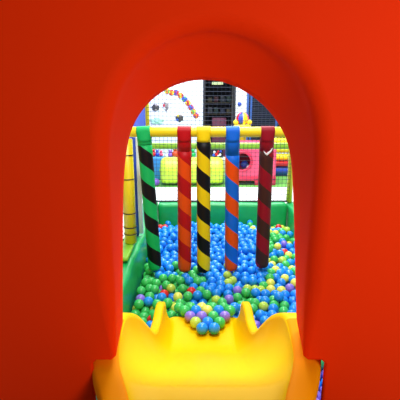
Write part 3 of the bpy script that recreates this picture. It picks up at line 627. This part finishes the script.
# ------------------------------------------------------------ balls of the pit (settled positions in millimetres, colour letter)
DATA = "12,2022,509b 83,2022,509b -26,2086,508l 118,2086,508g -61,2150,509p -422,2430,433g 153,2150,509p 550,2459,475b -97,2214,512g 190,2214,512g 434,2396,434l -361,2465,433b -87,2542,433g -18,2555,433b 50,2568,433g 335,2584,438g 397,2295,431b -128,2634,444g 405,2579,440b 10,2150,509p 46,2086,508b 82,2150,509g -217,2661,432l 269,2536,424g -339,2648,430g 205,2495,433p 47,2214,512y -226,2454,429g -25,2214,512b 118,2214,512b 494,2361,438b -442,2665,410g -135,2279,495g 408,2748,444b -152,2786,433g -158,2529,434y -219,2829,432g 676,2681,424p -274,2532,428b -420,2761,432g 352,2788,432b 475,2568,436b -83,2781,432b 278,2627,432p 225,2279,495b -18,2755,442g 120,2579,433b -291,2830,432g 454,2463,440b 424,2970,432b 582,2420,426g -189,2312,416g 380,2440,435g -336,2752,428g 220,2884,432l 628,2764,427b 561,2344,427g 216,2668,430b 358,2371,432g 418,2228,429b 92,2796,425b 116,2508,420l -257,2720,428g 542,2747,432y -381,2360,376g -252,3011,431b 714,3252,465b 413,3309,475b 290,2867,433b -381,2430,376g 150,2642,430b 74,2876,432b 204,2583,425b 614,2554,436b -361,2535,433g -277,3383,467b 475,2294,430b 371,3030,431b 482,2840,443b 673,2840,425y 154,3048,431b 158,2711,437b -422,2500,433p 653,2920,432b 548,2816,442g 154,2447,433g 729,3445,454y 526,2642,432y 648,3170,443g 173,3185,434b -331,2889,429b 256,2806,424l -417,2973,432g 481,3323,468b -442,2395,376g 604,2853,425b 480,2696,435g -296,2430,432g 722,2906,432b -383,2703,409g -208,3074,433g 730,3086,432g 320,2982,431b 658,2483,425b -257,3642,471b -64,2608,433r 217,2749,432l 4,2625,431g 630,2350,437b 359,2857,439b 30,2709,424b 74,2634,433b 856,3499,430b 716,3154,442l 444,3080,436b 602,2626,432y 143,2860,432b 475,2767,432b 113,3221,434b 491,2950,432b 580,2936,430g 783,3142,425b 354,2652,432l 154,2279,495g -264,2603,415r -60,2279,495g -49,2697,419b 11,2279,495y 816,3569,430p 83,2279,495g 396,3207,431b -278,3076,434b 163,2793,432b 512,2427,426g -140,2464,418g 755,3674,429g 683,2547,442b 450,2633,432l 725,2727,443y 20,2542,376b -115,2846,432b 876,3744,429g 726,2796,438b 937,3848,428b 802,3298,429y -254,2889,431b 627,2989,429y -363,3561,432b -296,3208,432b 545,2568,432b -28,2991,428g -63,2909,428g 292,2711,415b -321,2255,377b 123,2928,431b -45,2841,431g -226,3207,432b 96,2727,409b 106,2995,431b 171,3355,437b 466,3214,436b -209,2621,376b 472,3882,428b 699,2972,431b -389,2824,410g 367,2255,377p 937,3988,428l 648,3246,443b 672,3042,429b 155,3646,433b -360,3788,428b 17,2811,419g 593,2700,415b 519,2497,426g 528,3708,444b -294,3606,424b 338,3169,427b 866,3867,432b -356,3658,432b -54,3482,430b 590,3049,430b 386,3118,424b 177,4002,450b -298,3280,433b -61,3064,425b 416,2817,435b -49,2528,376b 643,1832,418g -362,4207,427b -312,3908,428b 862,3394,423b -335,3005,424b 165,3286,428b -204,3378,471b 778,2968,429g 573,1629,379p 138,3514,435b -291,2290,429g 624,3298,484g 178,3712,438b -226,3278,434b 589,2490,425b 544,3875,428b 417,3636,430b 168,3913,433b -163,2389,427y 17,2986,374b -442,3053,424g 194,3058,374b 405,3466,462b 506,4045,432b 421,3393,469b -321,2395,376g 380,3275,423b 544,2996,430b -180,3049,374g 601,2287,436b 765,3232,422g -249,3141,427b -321,2325,376r -381,2290,377g 560,4158,423g -52,4125,427b 778,3364,429r 129,3128,420b 236,3459,455b 428,2520,410b -319,3142,427b 621,3110,419y -184,2809,375g -431,2935,374g 256,2284,430b 816,3639,429b 755,3744,429g 150,3425,432b -375,3408,433b 795,3883,428y 337,3308,468b 860,4071,429r -241,3943,423b 852,3250,429g -86,3204,434b 416,2689,408l 755,3814,429g 423,3770,423b 234,3532,464b 494,3550,438b -19,3173,430b -25,3650,464b 314,2560,376g 684,1791,378p -382,4019,426b 238,3912,431b -377,2979,374g 360,2502,402g 566,4227,430b 573,4022,428y 532,3957,425b 192,3848,427b 462,3965,425b 816,3709,429g 450,3280,422b 222,3245,431b -291,2751,375p 88,2555,376g 594,1716,379b 866,3937,432g -361,3858,428b 527,2890,424b -376,3937,425b -322,2607,376b -435,4065,429r -312,3978,428b 96,3289,440b -240,3345,421b 478,3019,432b -217,2990,374b -187,2687,375g 816,3779,429g 286,2438,418g 492,3411,452b 101,3360,439b 774,3036,410y -143,2990,374g 108,3718,438b 937,3639,429g -80,3600,421b 368,2328,376b 437,4039,427b 411,3838,431b 214,3775,428b -86,3273,444b 656,2414,422b 449,4169,423b 795,3953,428b -442,3004,374g -36,3874,435b 227,4045,427b 494,3765,421b 204,3576,418b -441,1310,380g 369,1310,380g 506,1328,380p 574,1347,380b 697,1343,380p 819,1345,380p 897,1348,380p -442,1380,380b 371,1380,380g 495,1422,380b 567,1418,380p 697,1413,380b 819,1415,380p 892,1418,380p -442,1455,380b 366,1462,380b 498,1492,379b 571,1489,379p 697,1483,379p 818,1486,379b 888,1488,379p -442,1526,379b 368,1532,379b 501,1562,379b 572,1559,379p 696,1553,379p 819,1556,379p 888,1564,379p -442,1596,379b 371,1602,379b 503,1632,379p 696,1623,379p 804,1642,379p 873,1632,379p -442,1695,379l 371,1671,379b 457,1702,379b 527,1698,379p 664,1724,379b 804,1762,378p 893,1751,378p -442,1765,378g 333,1774,378y 454,1772,378b 545,1765,378p 822,1830,378b 892,1821,378p -442,1835,378g 339,1852,378b 454,1842,378g 588,1848,378b 693,1860,378g 759,1885,378g 897,1899,378g -442,1905,378p 340,1922,378g 516,1960,378b 570,1915,378p 704,1929,378p 771,1955,378b 896,1970,378b -442,1975,378g 338,1996,378b 459,2000,378g 581,1985,378y 661,2042,378b 822,2025,378l 895,2042,378y -442,2045,378g 338,2066,377y 470,2069,377b 594,2060,377p 700,2101,377b 791,2116,377b 895,2112,377b -442,2115,377b 347,2135,377b 478,2139,377p 574,2157,377g 703,2181,377l 773,2184,377g 898,2182,377l -442,2185,377g 322,2201,377p 459,2206,377b 566,2226,377g 696,2250,377g 767,2260,377b 895,2252,377y -442,2255,377b -267,2159,377g -200,2115,377l -139,2080,377g -78,2045,378b -18,2079,377g 43,2044,378g 141,2051,378l 88,2097,377b 253,2213,377g 435,2271,377g 505,2259,377g 566,2296,377b 724,2315,377b 832,2284,377b 895,2322,376g -246,2303,377b -191,2254,377b -125,2277,377b -56,2288,377l 11,2269,377y 79,2286,377b 148,2299,377b 197,2349,376g 316,2375,376g 394,2394,376b 474,2396,376b 543,2389,376b 613,2382,376p 697,2381,376y 767,2388,376b 887,2392,376b -442,2465,376y -321,2465,376y -255,2419,376g -186,2432,376g -120,2411,376b -23,2406,376p 46,2422,376g 114,2438,376b 166,2486,376b 232,2464,376b 296,2493,376y 411,2462,376b 481,2465,376b 550,2458,376b 620,2451,376b 696,2451,376b 765,2461,376b 887,2462,376y -442,2535,376b -321,2535,376g -255,2489,376g -186,2502,376l -118,2515,376g 157,2567,376g 252,2594,376b 384,2562,376g 487,2535,376b 557,2528,376g 627,2522,376b 697,2521,376b 766,2531,376y 886,2532,376g -442,2605,376b -383,2642,376g -141,2634,376b -72,2647,375b -3,2667,375p 67,2674,375b 140,2685,375b 258,2664,375g 320,2630,376g 390,2632,376g 480,2659,375l 567,2648,375p 637,2648,375p 707,2642,375g 781,2621,376p 887,2601,376g -442,2726,375g -324,2689,375g -221,2749,375b -151,2747,375g -82,2740,375g -12,2736,375b 51,2768,375b 151,2754,375p 257,2757,375g 327,2757,375b 396,2748,375y 464,2728,375b 531,2708,375b 646,2721,375g 722,2710,375b 804,2687,375p 888,2671,375g -442,2866,375g -374,2883,375g -327,2811,375g -217,2870,375g -148,2868,375g -78,2866,375b -8,2859,375g 65,2836,375b 180,2873,375b 248,2855,375b 311,2825,375b 380,2816,375b 498,2844,375b 565,2824,375g 634,2811,375b 753,2808,375g 822,2794,375l 896,2791,375l 576,2893,375g 714,2866,375b 800,2861,375l 896,2861,375g 539,2952,374b 760,2918,374b 830,2924,374g 899,2935,374b 585,3005,374g 738,2985,374g 814,2992,374l 882,3010,374g -391,3053,374b -321,3052,374b -251,3051,374b -73,2986,374p 76,3023,374b 124,3075,374g 261,3040,374l 330,3021,374b 451,3048,374g 518,3029,374g 565,3082,374b 631,3057,374b 715,3051,374p 768,3096,374l 896,3078,374g -442,3102,374g -355,3114,374g -285,3112,374g -214,3110,374g -144,3109,374g -72,3111,374p -6,3134,374g 76,3146,374l 183,3127,374b 267,3110,374g 336,3120,374b 435,3116,374b 505,3118,374g 584,3149,374g 650,3174,374g 730,3155,374y 792,3189,374g 896,3149,374b -442,3221,374p -339,3183,374b -269,3182,374g -199,3179,374g -130,3178,374l -60,3180,374b 10,3202,374l 78,3217,374b 199,3212,374b 264,3239,373b 348,3227,374b 416,3242,373b 486,3246,373g 556,3248,373p 648,3244,373g 721,3270,373b 809,3257,373y 889,3271,373b -442,3310,373l -344,3305,373b -274,3307,373b -204,3307,373y -135,3303,373g -65,3301,373l 5,3295,373g 74,3287,373b 209,3282,373b 274,3308,373b 345,3309,373p 415,3316,373b 485,3316,373b 557,3318,373b 627,3311,373b 697,3336,373g 838,3320,373g 896,3359,373b -442,3380,373b -346,3388,373b -274,3384,373b -202,3379,373b -132,3375,373b -62,3371,373b 8,3365,373b 77,3358,373g 199,3352,373b 264,3377,373p 331,3397,373b 400,3386,373b 490,3399,373l 562,3388,373b 637,3380,373y 744,3388,373p 814,3386,373g 896,3429,373y -442,3489,373b -336,3467,373b -267,3456,373b -198,3449,373b -128,3445,373g -58,3441,373b 12,3435,373g 82,3429,373y 180,3447,373g 248,3463,373y 317,3468,373b 386,3454,373l 481,3469,373g 587,3476,373b 652,3448,373l 721,3454,373g 775,3498,372b 896,3498,372g -442,3575,372l -328,3573,372b -258,3575,372l -188,3571,372g -118,3567,372g -47,3562,372g 22,3556,372b 92,3550,372y 162,3544,372y 245,3542,372l 315,3542,372g 385,3544,372p 471,3544,372b 586,3553,372b 646,3588,372y 715,3534,372p 775,3568,372b 896,3568,372b -442,3648,372b -324,3643,372b -254,3645,372g -184,3641,372b -114,3637,372y -42,3633,372b 28,3625,372g 98,3619,372l 168,3614,372b 242,3612,372g 312,3616,372y 382,3614,372y 416,3675,372y 586,3623,372b 646,3658,372p 714,3673,372g 775,3638,372g 896,3638,372g -442,3718,372y -321,3718,372y -251,3715,372b -181,3711,372b -110,3707,372g -40,3705,372b 23,3736,372g 106,3742,372p 176,3736,372b 245,3748,372g 315,3744,372y 384,3737,372b 454,3734,372g 524,3725,372g 646,3728,372p 714,3744,372g 836,3743,372b 896,3708,372y -442,3788,372p -318,3788,372b -248,3785,372b -178,3785,372b -108,3781,372p -35,3776,372b 29,3806,372g 109,3812,372b 184,3805,372b 253,3817,372b 323,3814,372y 393,3807,372b 463,3803,372p 534,3794,372l 614,3790,372l 714,3814,372g 775,3848,371b 896,3778,372g -442,3858,371p -382,3893,371b -272,3908,371b -202,3917,371p -132,3917,371g -63,3906,371b 7,3906,371g 108,3921,371g 178,3944,371p 261,3939,371p 336,3935,371l 407,3932,371b 477,3922,371b 546,3915,371b 616,3908,371b 714,3884,371g 836,3883,371g 896,3848,371l -442,3928,371g -332,3942,371b -272,3978,371b -202,3987,371g -132,3987,371l -63,3980,371b 7,3978,371p 77,3984,371g 151,4009,371b 290,4003,371g 360,4000,371b 430,3998,371b 500,3989,371b 569,3981,371b 639,3974,371g 713,3953,371l 836,3953,371p 896,3918,371b -442,4027,371l -382,4062,371b -278,4056,371b -208,4056,371b -138,4056,371y -48,4048,371y 23,4049,371p 95,4051,371y 193,4068,371b 263,4067,371p 333,4064,371y 402,4063,371b 439,4123,370g 543,4115,370p 651,4095,370b 746,4052,371g 817,4043,371b 896,4058,371y -442,4103,370g -362,4166,370p -292,4166,370b -208,4178,370g -123,4166,370b -53,4166,370b 21,4170,370p 97,4167,370l 134,4227,370b 279,4227,370p 349,4227,370g 405,4184,370l 495,4166,370b 600,4218,370y 663,4187,370l 776,4227,370b 846,4107,370b 929,4227,370y 439,1310,380p 548,1310,433p 635,1310,380p 759,1310,380p 859,1310,425p 956,1310,380p 425,1425,380y 529,1378,423p 635,1380,380b 758,1380,380b 857,1380,427p 957,1443,380p 428,1494,379b 533,1456,428p 635,1450,380p 758,1450,380p 854,1451,428p 957,1513,379b 430,1564,379b 535,1526,428p 634,1520,379p 758,1590,379b 850,1591,431p 957,1583,379p 433,1635,379b 537,1596,428p 635,1590,379p 743,1675,379b 842,1703,379p 957,1653,379p 417,1679,431b 487,1671,434b 736,1745,378p 852,1786,424b 957,1723,379b 393,1738,378b 504,1808,414g 614,1783,378b 751,1813,378b 862,1862,426g 957,1793,378p 400,1887,378b 520,1866,378b 719,1892,435b 827,1899,378l 957,1863,378g 401,1957,378l 513,1913,430l 639,1904,378b 730,1961,435g 834,1962,408b 957,1935,378l 385,2001,430b 447,1955,430g 650,1974,378g 716,1998,378l 863,2019,436b 957,2005,378b 404,2043,378g 527,2029,378p 632,2118,377y 754,2057,377b 842,2082,412b 957,2074,377b 413,2113,377g 535,2098,377b 634,2192,377b 740,2139,420b 843,2152,407b 957,2144,377l 391,2189,377b 518,2186,409p 627,2261,377b 736,2219,425y 836,2214,377p 957,2220,377p -381,2220,377g -256,2228,377b -202,2185,377l -110,2143,377b -40,2148,377l 8,2199,377y 80,2179,377b 140,2144,377b 213,2270,377y 185,2198,377b 298,2267,377b 540,2252,437b 655,2326,376p 783,2316,414b 828,2354,376b 957,2290,377y -142,2345,376g -74,2358,376g -7,2338,376b 62,2354,376g 130,2369,376g 181,2417,376g 264,2328,376y 320,2313,424g 436,2339,393b 504,2329,376y 736,2424,427b 826,2426,376g 957,2392,376g -381,2500,376g -209,2366,376g -72,2462,376l -3,2473,376b 66,2489,376g 218,2533,376b 248,2396,376b 342,2440,376b 736,2496,429y 826,2496,376b 957,2462,376b -381,2570,376b -164,2568,376b -95,2581,376g -26,2595,376b 43,2608,376b 112,2621,376l 193,2631,376g 447,2592,376b 597,2585,376b 667,2584,376b 730,2583,406b 826,2567,376b 957,2532,376p -255,2674,375g -121,2693,408g 206,2710,375b 353,2692,375y 517,2599,376g 754,2667,420p 839,2637,411g 957,2602,376y -380,2764,375g -254,2811,375l -114,2807,375g -44,2799,375p 133,2821,375b 203,2802,375p 447,2796,375b 514,2776,375b 582,2756,375b 693,2773,375b 777,2747,399b 856,2733,375b 957,2686,375g -181,2930,374g -111,2928,374y -22,2928,374g 44,2906,375g 230,2923,374p 297,2905,375b 431,2864,375b 792,2821,432l 861,2826,424g 957,2756,375b -291,2871,375g 112,2888,375b 364,2884,375g 645,2880,375b 866,2896,427g 957,2826,375b -254,2930,374g 162,2940,374b 348,2953,374b 622,2946,374b 796,2901,432g 859,2965,423b 957,2896,375g -287,2991,374b 144,3008,374b 400,3000,374b 669,2998,374g 838,3030,437b 957,3044,374b 31,3030,427p 94,2955,374p 212,2990,374b 280,2973,374b 384,3069,374b 519,3075,427b 829,3060,374g 957,3114,374g -404,3120,430p -347,3078,434b -107,3050,374b -16,3047,374b 43,3084,374b 234,3162,408b 307,3072,416b 386,3168,374b 524,3186,374b 677,3110,374b 829,3130,374b 957,3184,374b -406,3162,374y -179,3138,428b -109,3138,427b 50,3182,428g 137,3180,374g 311,3267,417b 454,3184,374b 520,3282,423b 600,3207,409y 701,3211,404l 859,3208,374g 957,3254,373g -376,3243,373b -306,3244,373p -236,3244,373b -166,3240,373b -96,3239,373b -34,3247,405b 35,3250,418b 140,3250,373b 232,3321,427b 309,3349,418b 378,3345,426b 520,3356,419b 590,3281,425y 661,3326,432b 768,3322,373g 883,3316,427b 957,3324,373p -391,3345,406b -312,3347,419b -169,3342,422b -99,3338,422p -29,3334,424b 40,3328,424y 136,3320,373b 216,3405,415b 286,3426,418b 369,3416,428b 450,3360,414b 536,3443,407b 596,3351,421l 689,3405,413b 836,3464,373b 957,3394,373l -398,3435,373g -308,3423,420b -236,3416,422b -165,3412,423b -95,3408,422b -26,3404,423b 44,3398,423b 140,3390,373b 203,3501,410b 280,3504,420b 359,3500,420b 438,3429,412p 531,3514,391b 603,3424,416p 688,3492,422g 780,3438,407b 836,3534,372b 957,3464,373b -387,3532,372b -293,3517,395p -227,3513,372y -157,3509,372b -87,3505,372b -17,3498,372g 52,3492,373y 122,3486,373p 280,3577,422g 350,3572,426b 428,3500,406b 525,3588,372b 646,3518,372b 687,3569,426g 715,3603,372b 836,3604,372b 957,3534,372l -384,3612,388y -218,3678,422b -151,3604,422b -76,3670,420b -10,3596,422b 60,3587,422l 130,3582,422b 208,3673,372b 277,3686,372b 347,3642,432g 452,3611,372b 510,3656,372b 621,3614,432l 687,3639,426g 775,3708,372b 836,3674,372b 957,3604,372b -381,3753,372b -288,3680,421b -214,3749,421b -147,3674,421p -74,3743,420b 11,3680,412l 68,3683,372g 138,3677,372p 283,3780,423y 346,3679,372y 586,3693,372l 686,3709,426g 775,3778,372b 957,3673,372b -381,3823,371g -284,3751,421b -229,3852,371p -144,3745,420b -69,3814,419b -29,3845,371l 65,3866,371b 144,3775,420b 221,3879,371b 291,3876,371g 353,3775,422p 434,3867,371b 506,3858,371g 575,3749,412b 670,3779,413y 836,3813,372b 957,3813,372g -422,3823,429b -321,3858,371b -159,3852,371b -104,3875,419l -27,3942,420b 46,3941,417b 152,3867,371p 221,4000,371b 308,3910,430b 364,3871,371y 576,3850,371b 654,3848,371g 775,3918,371b 957,3883,371g -332,4012,371p -242,4020,419b -172,4024,422b -96,4025,417b -1,4076,431b 42,4010,426b 124,3968,420b 297,4044,427b 392,3972,426b 472,4061,371g 541,4045,371g 601,3950,425b 666,3927,416b 957,3953,371g -393,3977,371y -327,4106,370l -243,4117,370b -173,4117,370g -88,4106,370b -14,4109,370b 69,4076,431p 135,4108,370b 229,4128,370b 299,4126,370b 367,4041,427y 490,4111,416b 610,4038,371g 680,4031,371b 774,3988,371y 896,3988,371g 957,4023,371b -398,4227,370l -327,4227,370b -257,4227,370b -158,4227,370b -88,4227,370g -18,4227,370b 57,4110,370g 61,4227,370b 209,4227,370b 302,4227,436b 369,4124,370b 460,4227,370g 530,4227,370p 605,4148,370g 712,4227,399g 776,4115,370b 887,4163,370b 957,4163,370l -381,1346,380l 475,1310,440p 614,1345,437p 676,1378,437p 779,1345,437p 957,1325,448p -383,1417,380g 266,1310,421y 458,1370,409p 610,1415,435p 676,1448,436p 738,1415,436b 957,1377,401p -382,1491,379g 246,1441,380b 462,1458,429p 612,1485,436p 675,1518,436p 757,1520,379p 913,1526,432p -381,1561,379b 261,1531,416g 464,1528,429l 612,1555,436p 675,1588,436p 778,1555,436b 921,1618,428b -392,1646,379y 260,1604,415b 466,1599,428g 636,1660,379p 742,1631,433b 842,1661,435p 904,1688,408b -382,1730,378y 266,1673,420b 569,1676,431b 689,1676,424p 787,1709,421p 934,1758,434l -382,1800,378p 273,1756,411p 495,1740,424b 711,1822,435b 765,1775,435b 934,1828,434y -382,1870,378b 238,1818,435b 394,1808,378b 572,1804,430b 781,1846,432b 938,1899,435p -382,1940,378g 259,1923,435y 465,1912,378p 574,1880,438b 610,1945,427b 788,1916,433g 937,1970,435b -381,2010,378g 295,1998,433l 541,1991,435l 676,2005,435g 775,2014,428b 936,2040,434g -381,2080,377g 210,2063,377b 444,2038,435b 607,2019,433p 657,2085,433y 777,2083,438g 936,2110,434b -321,2115,377b 210,2132,377b 494,2102,434p 584,2108,427y 664,2154,428b 792,2181,444b 940,2183,433b -381,2150,377y 278,2147,377b 432,2160,426g 592,2194,433b 658,2229,431g 809,2248,432p 936,2256,433p -442,2325,376l -260,2080,377b -200,2045,378b -66,2214,377y 28,2132,377b 56,2232,416b 124,2233,377l 190,2306,432b 214,2228,433b 304,2232,437y 685,2293,431b 873,2287,433g 944,2342,423b -136,2208,377g -115,2316,434g -32,2248,428l 37,2312,426y 88,2396,425l 107,2326,427p 169,2378,434g 276,2367,433b 727,2355,434l 808,2389,433y 936,2427,433p -270,2360,410l -71,2407,427g -46,2328,433b 19,2380,426l 689,2445,475b 806,2461,433b 866,2427,433y -232,2555,376g 806,2532,433g 922,2497,425b 789,2599,442l 922,2567,425b 816,2695,444g 930,2644,425g -442,2796,375g 836,2762,436b 912,2723,417b 482,2912,374g 830,2859,477g 937,2861,432b 415,2932,374b 692,2932,374g 957,2974,374b 467,2980,374b 928,3009,427b -325,2932,374b -105,3010,432b 251,3002,431b 857,3097,429b 937,3079,431g -388,3029,462g -138,3072,433l 2,3094,430b 83,3076,431b 235,3078,427l 293,3175,374b 470,3144,429b 540,3145,428p 850,3167,430b 937,3149,431b -442,3181,430b -375,3202,430b -156,3204,433b 280,3207,435g 536,3215,436l 914,3219,416y -420,3266,422b -156,3274,434y -11,3279,462b 268,3280,471y 554,3322,469b 729,3310,430b -442,3376,443l -132,3375,472b 260,3376,461b 327,3457,465b 559,3394,463g 642,3387,461g 938,3359,430y -442,3444,426g -384,3483,422b -245,3485,434b -170,3480,435b 16,3460,438l 86,3452,439b 487,3480,441b 576,3492,440g 640,3462,462g 937,3499,430b -433,3532,427b -221,3608,422b -204,3542,434b -119,3528,430g -1,3527,434b 68,3519,435g 321,3527,471g 428,3568,422b 558,3576,433b 621,3544,432b 755,3534,430b 937,3569,430b -439,3612,432y -184,3642,471b -113,3638,470b 85,3652,433b 277,3647,430b 492,3619,428b 557,3646,432b 621,3684,432b -422,3683,429b -381,3683,372y -180,3712,470b -109,3708,469b -6,3744,435y 62,3768,420p 247,3710,430b 317,3705,430l 387,3700,431b 467,3684,419b 627,3749,459b 957,3743,372y -422,3753,429b -277,3829,418b -209,3818,429b -99,3781,473b -1,3814,434b 89,3831,436b 269,3849,432b 339,3846,432g 587,3815,431b 694,3849,428b -183,3883,430g -139,3814,427b 34,3874,434y 99,3900,437b 384,3903,430b 621,3876,434b 735,3918,428y -442,3978,421b -207,3985,468b -167,3952,420b -97,3948,423b -28,4012,427b 102,4021,460b 253,3980,430b 323,3978,428b 643,4014,428b 725,4004,418g 848,4003,419b -388,4118,413r -324,4059,422b -208,4097,428y -132,4100,425b 34,4137,431g 144,4060,420b 182,4121,421b 263,4105,429b 334,4104,428b 404,4103,428b 594,4093,412b 702,4082,416g 709,4134,370b 957,4093,370b -442,4173,370p -208,4227,420b -167,4161,425l -88,4187,427b -17,4186,427b 74,4194,430b 109,4133,430b 172,4168,370g 265,4172,411b 336,4171,410b 393,4227,424p 756,4171,407b 818,4171,370y 859,4227,370g -322,1383,380b -323,1453,380b -321,1526,379b -332,1611,379b -332,1681,379b -321,1765,378b -321,1835,378g -321,1905,378b -321,1975,378g -321,2045,378b -319,1313,380p -262,1419,380g -261,1489,379b -272,1575,379l -271,1646,379b -271,1716,379g -260,1800,378b -260,1870,378b -260,1940,378b -260,2010,378b -249,1314,380g -210,1372,380g -201,1454,380b -212,1539,379p -211,1610,379b -211,1681,379b -211,1751,378y -200,1835,378l -200,1905,378p -200,1975,378y -178,1310,380b -149,1407,380b -151,1504,379g -151,1574,379b -150,1645,379b -150,1716,379p -150,1786,378y -139,1870,378g -139,1940,378b -139,2010,378p -117,1345,380g -80,1404,380b -88,1473,379b -88,1543,379p -88,1613,379g -88,1683,379b -88,1753,378g -87,1823,378y -79,1905,378b -78,1975,378g -56,1310,380p -19,1369,380b -19,1439,380b -28,1508,379g -28,1578,379y -27,1648,379g -27,1718,379b -26,1788,378l -26,1858,378y -18,2009,378b 18,1310,380b 42,1404,380y 42,1474,379b 33,1543,379g 33,1613,379b 33,1683,379b 34,1753,378g 34,1823,378b 34,1893,378l 35,1963,378p 79,1345,380y 112,1406,380b 112,1476,379l 94,1578,379y 94,1648,379b 94,1718,379b 95,1788,378p 95,1858,378g 95,1928,378b 96,1998,378b 140,1310,380b 174,1371,380b 173,1441,380g 149,1536,379b 154,1613,379b 158,1682,379g 155,1752,378l 155,1822,378p 156,1892,378y 156,1962,378l 210,1310,380b 244,1371,380b 210,1500,379b 210,1570,379b 217,1645,379p 226,1714,379b 218,1783,378p 218,1853,378l 218,1923,378b 219,1993,378g 310,1347,380p 312,1417,380l 300,1486,379b 308,1567,379b 310,1637,379b 311,1707,379y 278,1818,378l 279,1888,378y 279,1958,378b 274,2036,378b"
BR_ = .035
BALLM = {'b': mat('ball_blue', (.012,.29,.90), .22, spec=.5), 'g': mat('ball_green', (.05,.56,.12), .25), 'y': mat('ball_yellow', (.80,.84,.12), .25),
         'l': mat('ball_lime', (.46,.72,.08), .25), 'p': mat('ball_violet', (.26,.18,.74), .25), 'r': mat('ball_red', (.72,.02,.02), .25)}
CN = {'b':'blue','g':'green','y':'pale yellow','l':'lime green','p':'violet','r':'red'}
def proj(p):
    v = Vector(p)-Vector((0,0,H)); d = v.y*math.cos(TH)-v.z*math.sin(TH)
    return 200+F*v.x/d, 200-F*(v.y*math.sin(TH)+v.z*math.cos(TH))/d
items = []
for s in DATA.split():
    a_, b_, c_ = s[:-1].split(','); items.append((Vector((int(a_)/1000,int(b_)/1000,int(c_)/1000)), s[-1]))
protos = {}
for k in BALLM:
    bm = ball_bm(BR_, 3)
    me = bpy.data.meshes.new('pit_ball'); 
    for f in bm.faces: f.smooth = True
    bm.to_mesh(me); bm.free(); me.materials.append(BALLM[k]); protos[k] = me
def zone(x, y, p):
    if x > 300 or x < 110: return 'in the gap beside the slide rim'
    if p.y < 2.2 and -.22 < p.x < .26: return 'resting on the end of the slide'
    if y > 296:
        return 'left of the slide end' if x < 166 else ('right of the slide end' if x > 240 else 'just beyond the slide end')
    L = [(153,'green'),(184,'red'),(203,'yellow'),(231,'blue'),(262,'maroon')]
    if y > 272:
        if x > 273: return 'front right, beyond the maroon pole foot'
        n = min(L, key=lambda t: abs(t[0]-x))[1]
        return ('near, in front of the %s pole' if y > 284 else 'right at the foot of the %s pole') % n
    if x < 153: return 'behind the green pole by the left wall'
    for (a_, na), (b_, nb) in zip(L, L[1:]):
        if x < b_: return ('far back, between %s and %s poles' if y < 246 else 'midway, between %s and %s poles') % (na, nb)
    return 'far back, right of the maroon pole' if y < 246 else 'midway, right of the maroon pole'
ORD = ['leftmost','second','third','fourth','fifth','sixth','seventh','eighth','ninth','tenth','eleventh','twelfth','thirteenth','fourteenth','fifteenth','sixteenth','seventeenth','eighteenth','nineteenth','twentieth']
groups = {}
for p, c in items[:300]:
    x, y = proj(p); groups.setdefault((c, zone(x, y, p)), []).append((x, p))
for (c, zn_), L in groups.items():
    L.sort(key=lambda t: t[0])
    for i, (x, p) in enumerate(L):
        o = bpy.data.objects.new('pit_ball', protos[c]); C.objects.link(o); o.location = p
        o.rotation_euler = (p.x*50, p.y*37, p.z*91)
        if len(L) == 1: lb = 'the one %s ball %s' % (CN[c], zn_)
        else:
            w_ = ORD[i] if i == 0 else ('rightmost' if i == len(L)-1 else (ORD[i] if i < len(ORD) else 'next')+' from left')
            lb = '%s ball %s, %s of %d' % (CN[c], zn_, w_, len(L))
        tag(o, lb, 'ball', 'plastic balls in the ball pit')
# the rest of the balls
me = bpy.data.meshes.new('pit_balls')
bm = bmesh.new(); bmesh.ops.create_icosphere(bm, subdivisions=2, radius=BR_)
bv = [v.co.copy() for v in bm.verts]; bf = [[v.index for v in f.verts] for f in bm.faces]; bm.free()
keys = list(BALLM); vs, fs, mi = [], [], []
for p, c in items[300:]:
    n0 = len(vs); vs += [tuple(p+v) for v in bv]; fs += [[n0+i for i in f] for f in bf]; mi += [keys.index(c)]*len(bf)
me.from_pydata(vs, [], fs)
for k in keys: me.materials.append(BALLM[k])
me.polygons.foreach_set('material_index', mi); me.polygons.foreach_set('use_smooth', [True]*len(fs)); me.update()
o = bpy.data.objects.new('pit_balls', me); C.objects.link(o)
tag(o, 'mass of small plastic balls filling the rest of the ball pit', 'balls', None, 'stuff')

# ------------------------------------------------------------ light
sc = bpy.context.scene
wd = bpy.data.worlds.new('world'); sc.world = wd; wd.use_nodes = True
wd.node_tree.nodes['Background'].inputs[0].default_value = (.92,.96,1,1); wd.node_tree.nodes['Background'].inputs[1].default_value = .22
def lamp(name, loc, aim, sx, sy, pw, col=(1,1,1)):
    l = bpy.data.lights.new(name, 'AREA'); l.shape = 'RECTANGLE'; l.size = sx; l.size_y = sy; l.energy = pw; l.color = col
    o = bpy.data.objects.new(name, l); C.objects.link(o); o.location = loc
    o.rotation_euler = (Vector(aim)-Vector(loc)).to_track_quat('-Z','Y').to_euler()
lamp('ceiling_lamp', (.15,1.55,3.6), (.15,1.55,0), 1.2, .5, 78, (.95,.98,1))
lamp('pit_lamp', (.25,3.9,3.6), (.25,3.9,0), 1.4, .8, 100, (.95,.98,1))
lamp('hall_lamp', (0,7.4,4.2), (0,7.9,0), 5, 2.5, 600, (.95,.98,1))
lamp('tower_lamp', (1.05,-.65,2.1), (.3,1.05,1.2), .5, .5, 25, (1,.95,.88))
# ------------------------------------------------------------ camera
cd = bpy.data.cameras.new('camera'); cam = bpy.data.objects.new('camera', cd); C.objects.link(cam)
cd.sensor_width = 36; cd.lens = 36*F/400; cd.clip_start = .01
cam.location = (0,0,H); cam.rotation_euler = (PI/2-TH, 0, 0)
sc.camera = cam
sc.view_settings.view_transform = 'Standard'; sc.view_settings.look = 'None'
sc.view_settings.gamma = 1; sc.view_settings.exposure = 0; sc.view_settings.use_curve_mapping = False
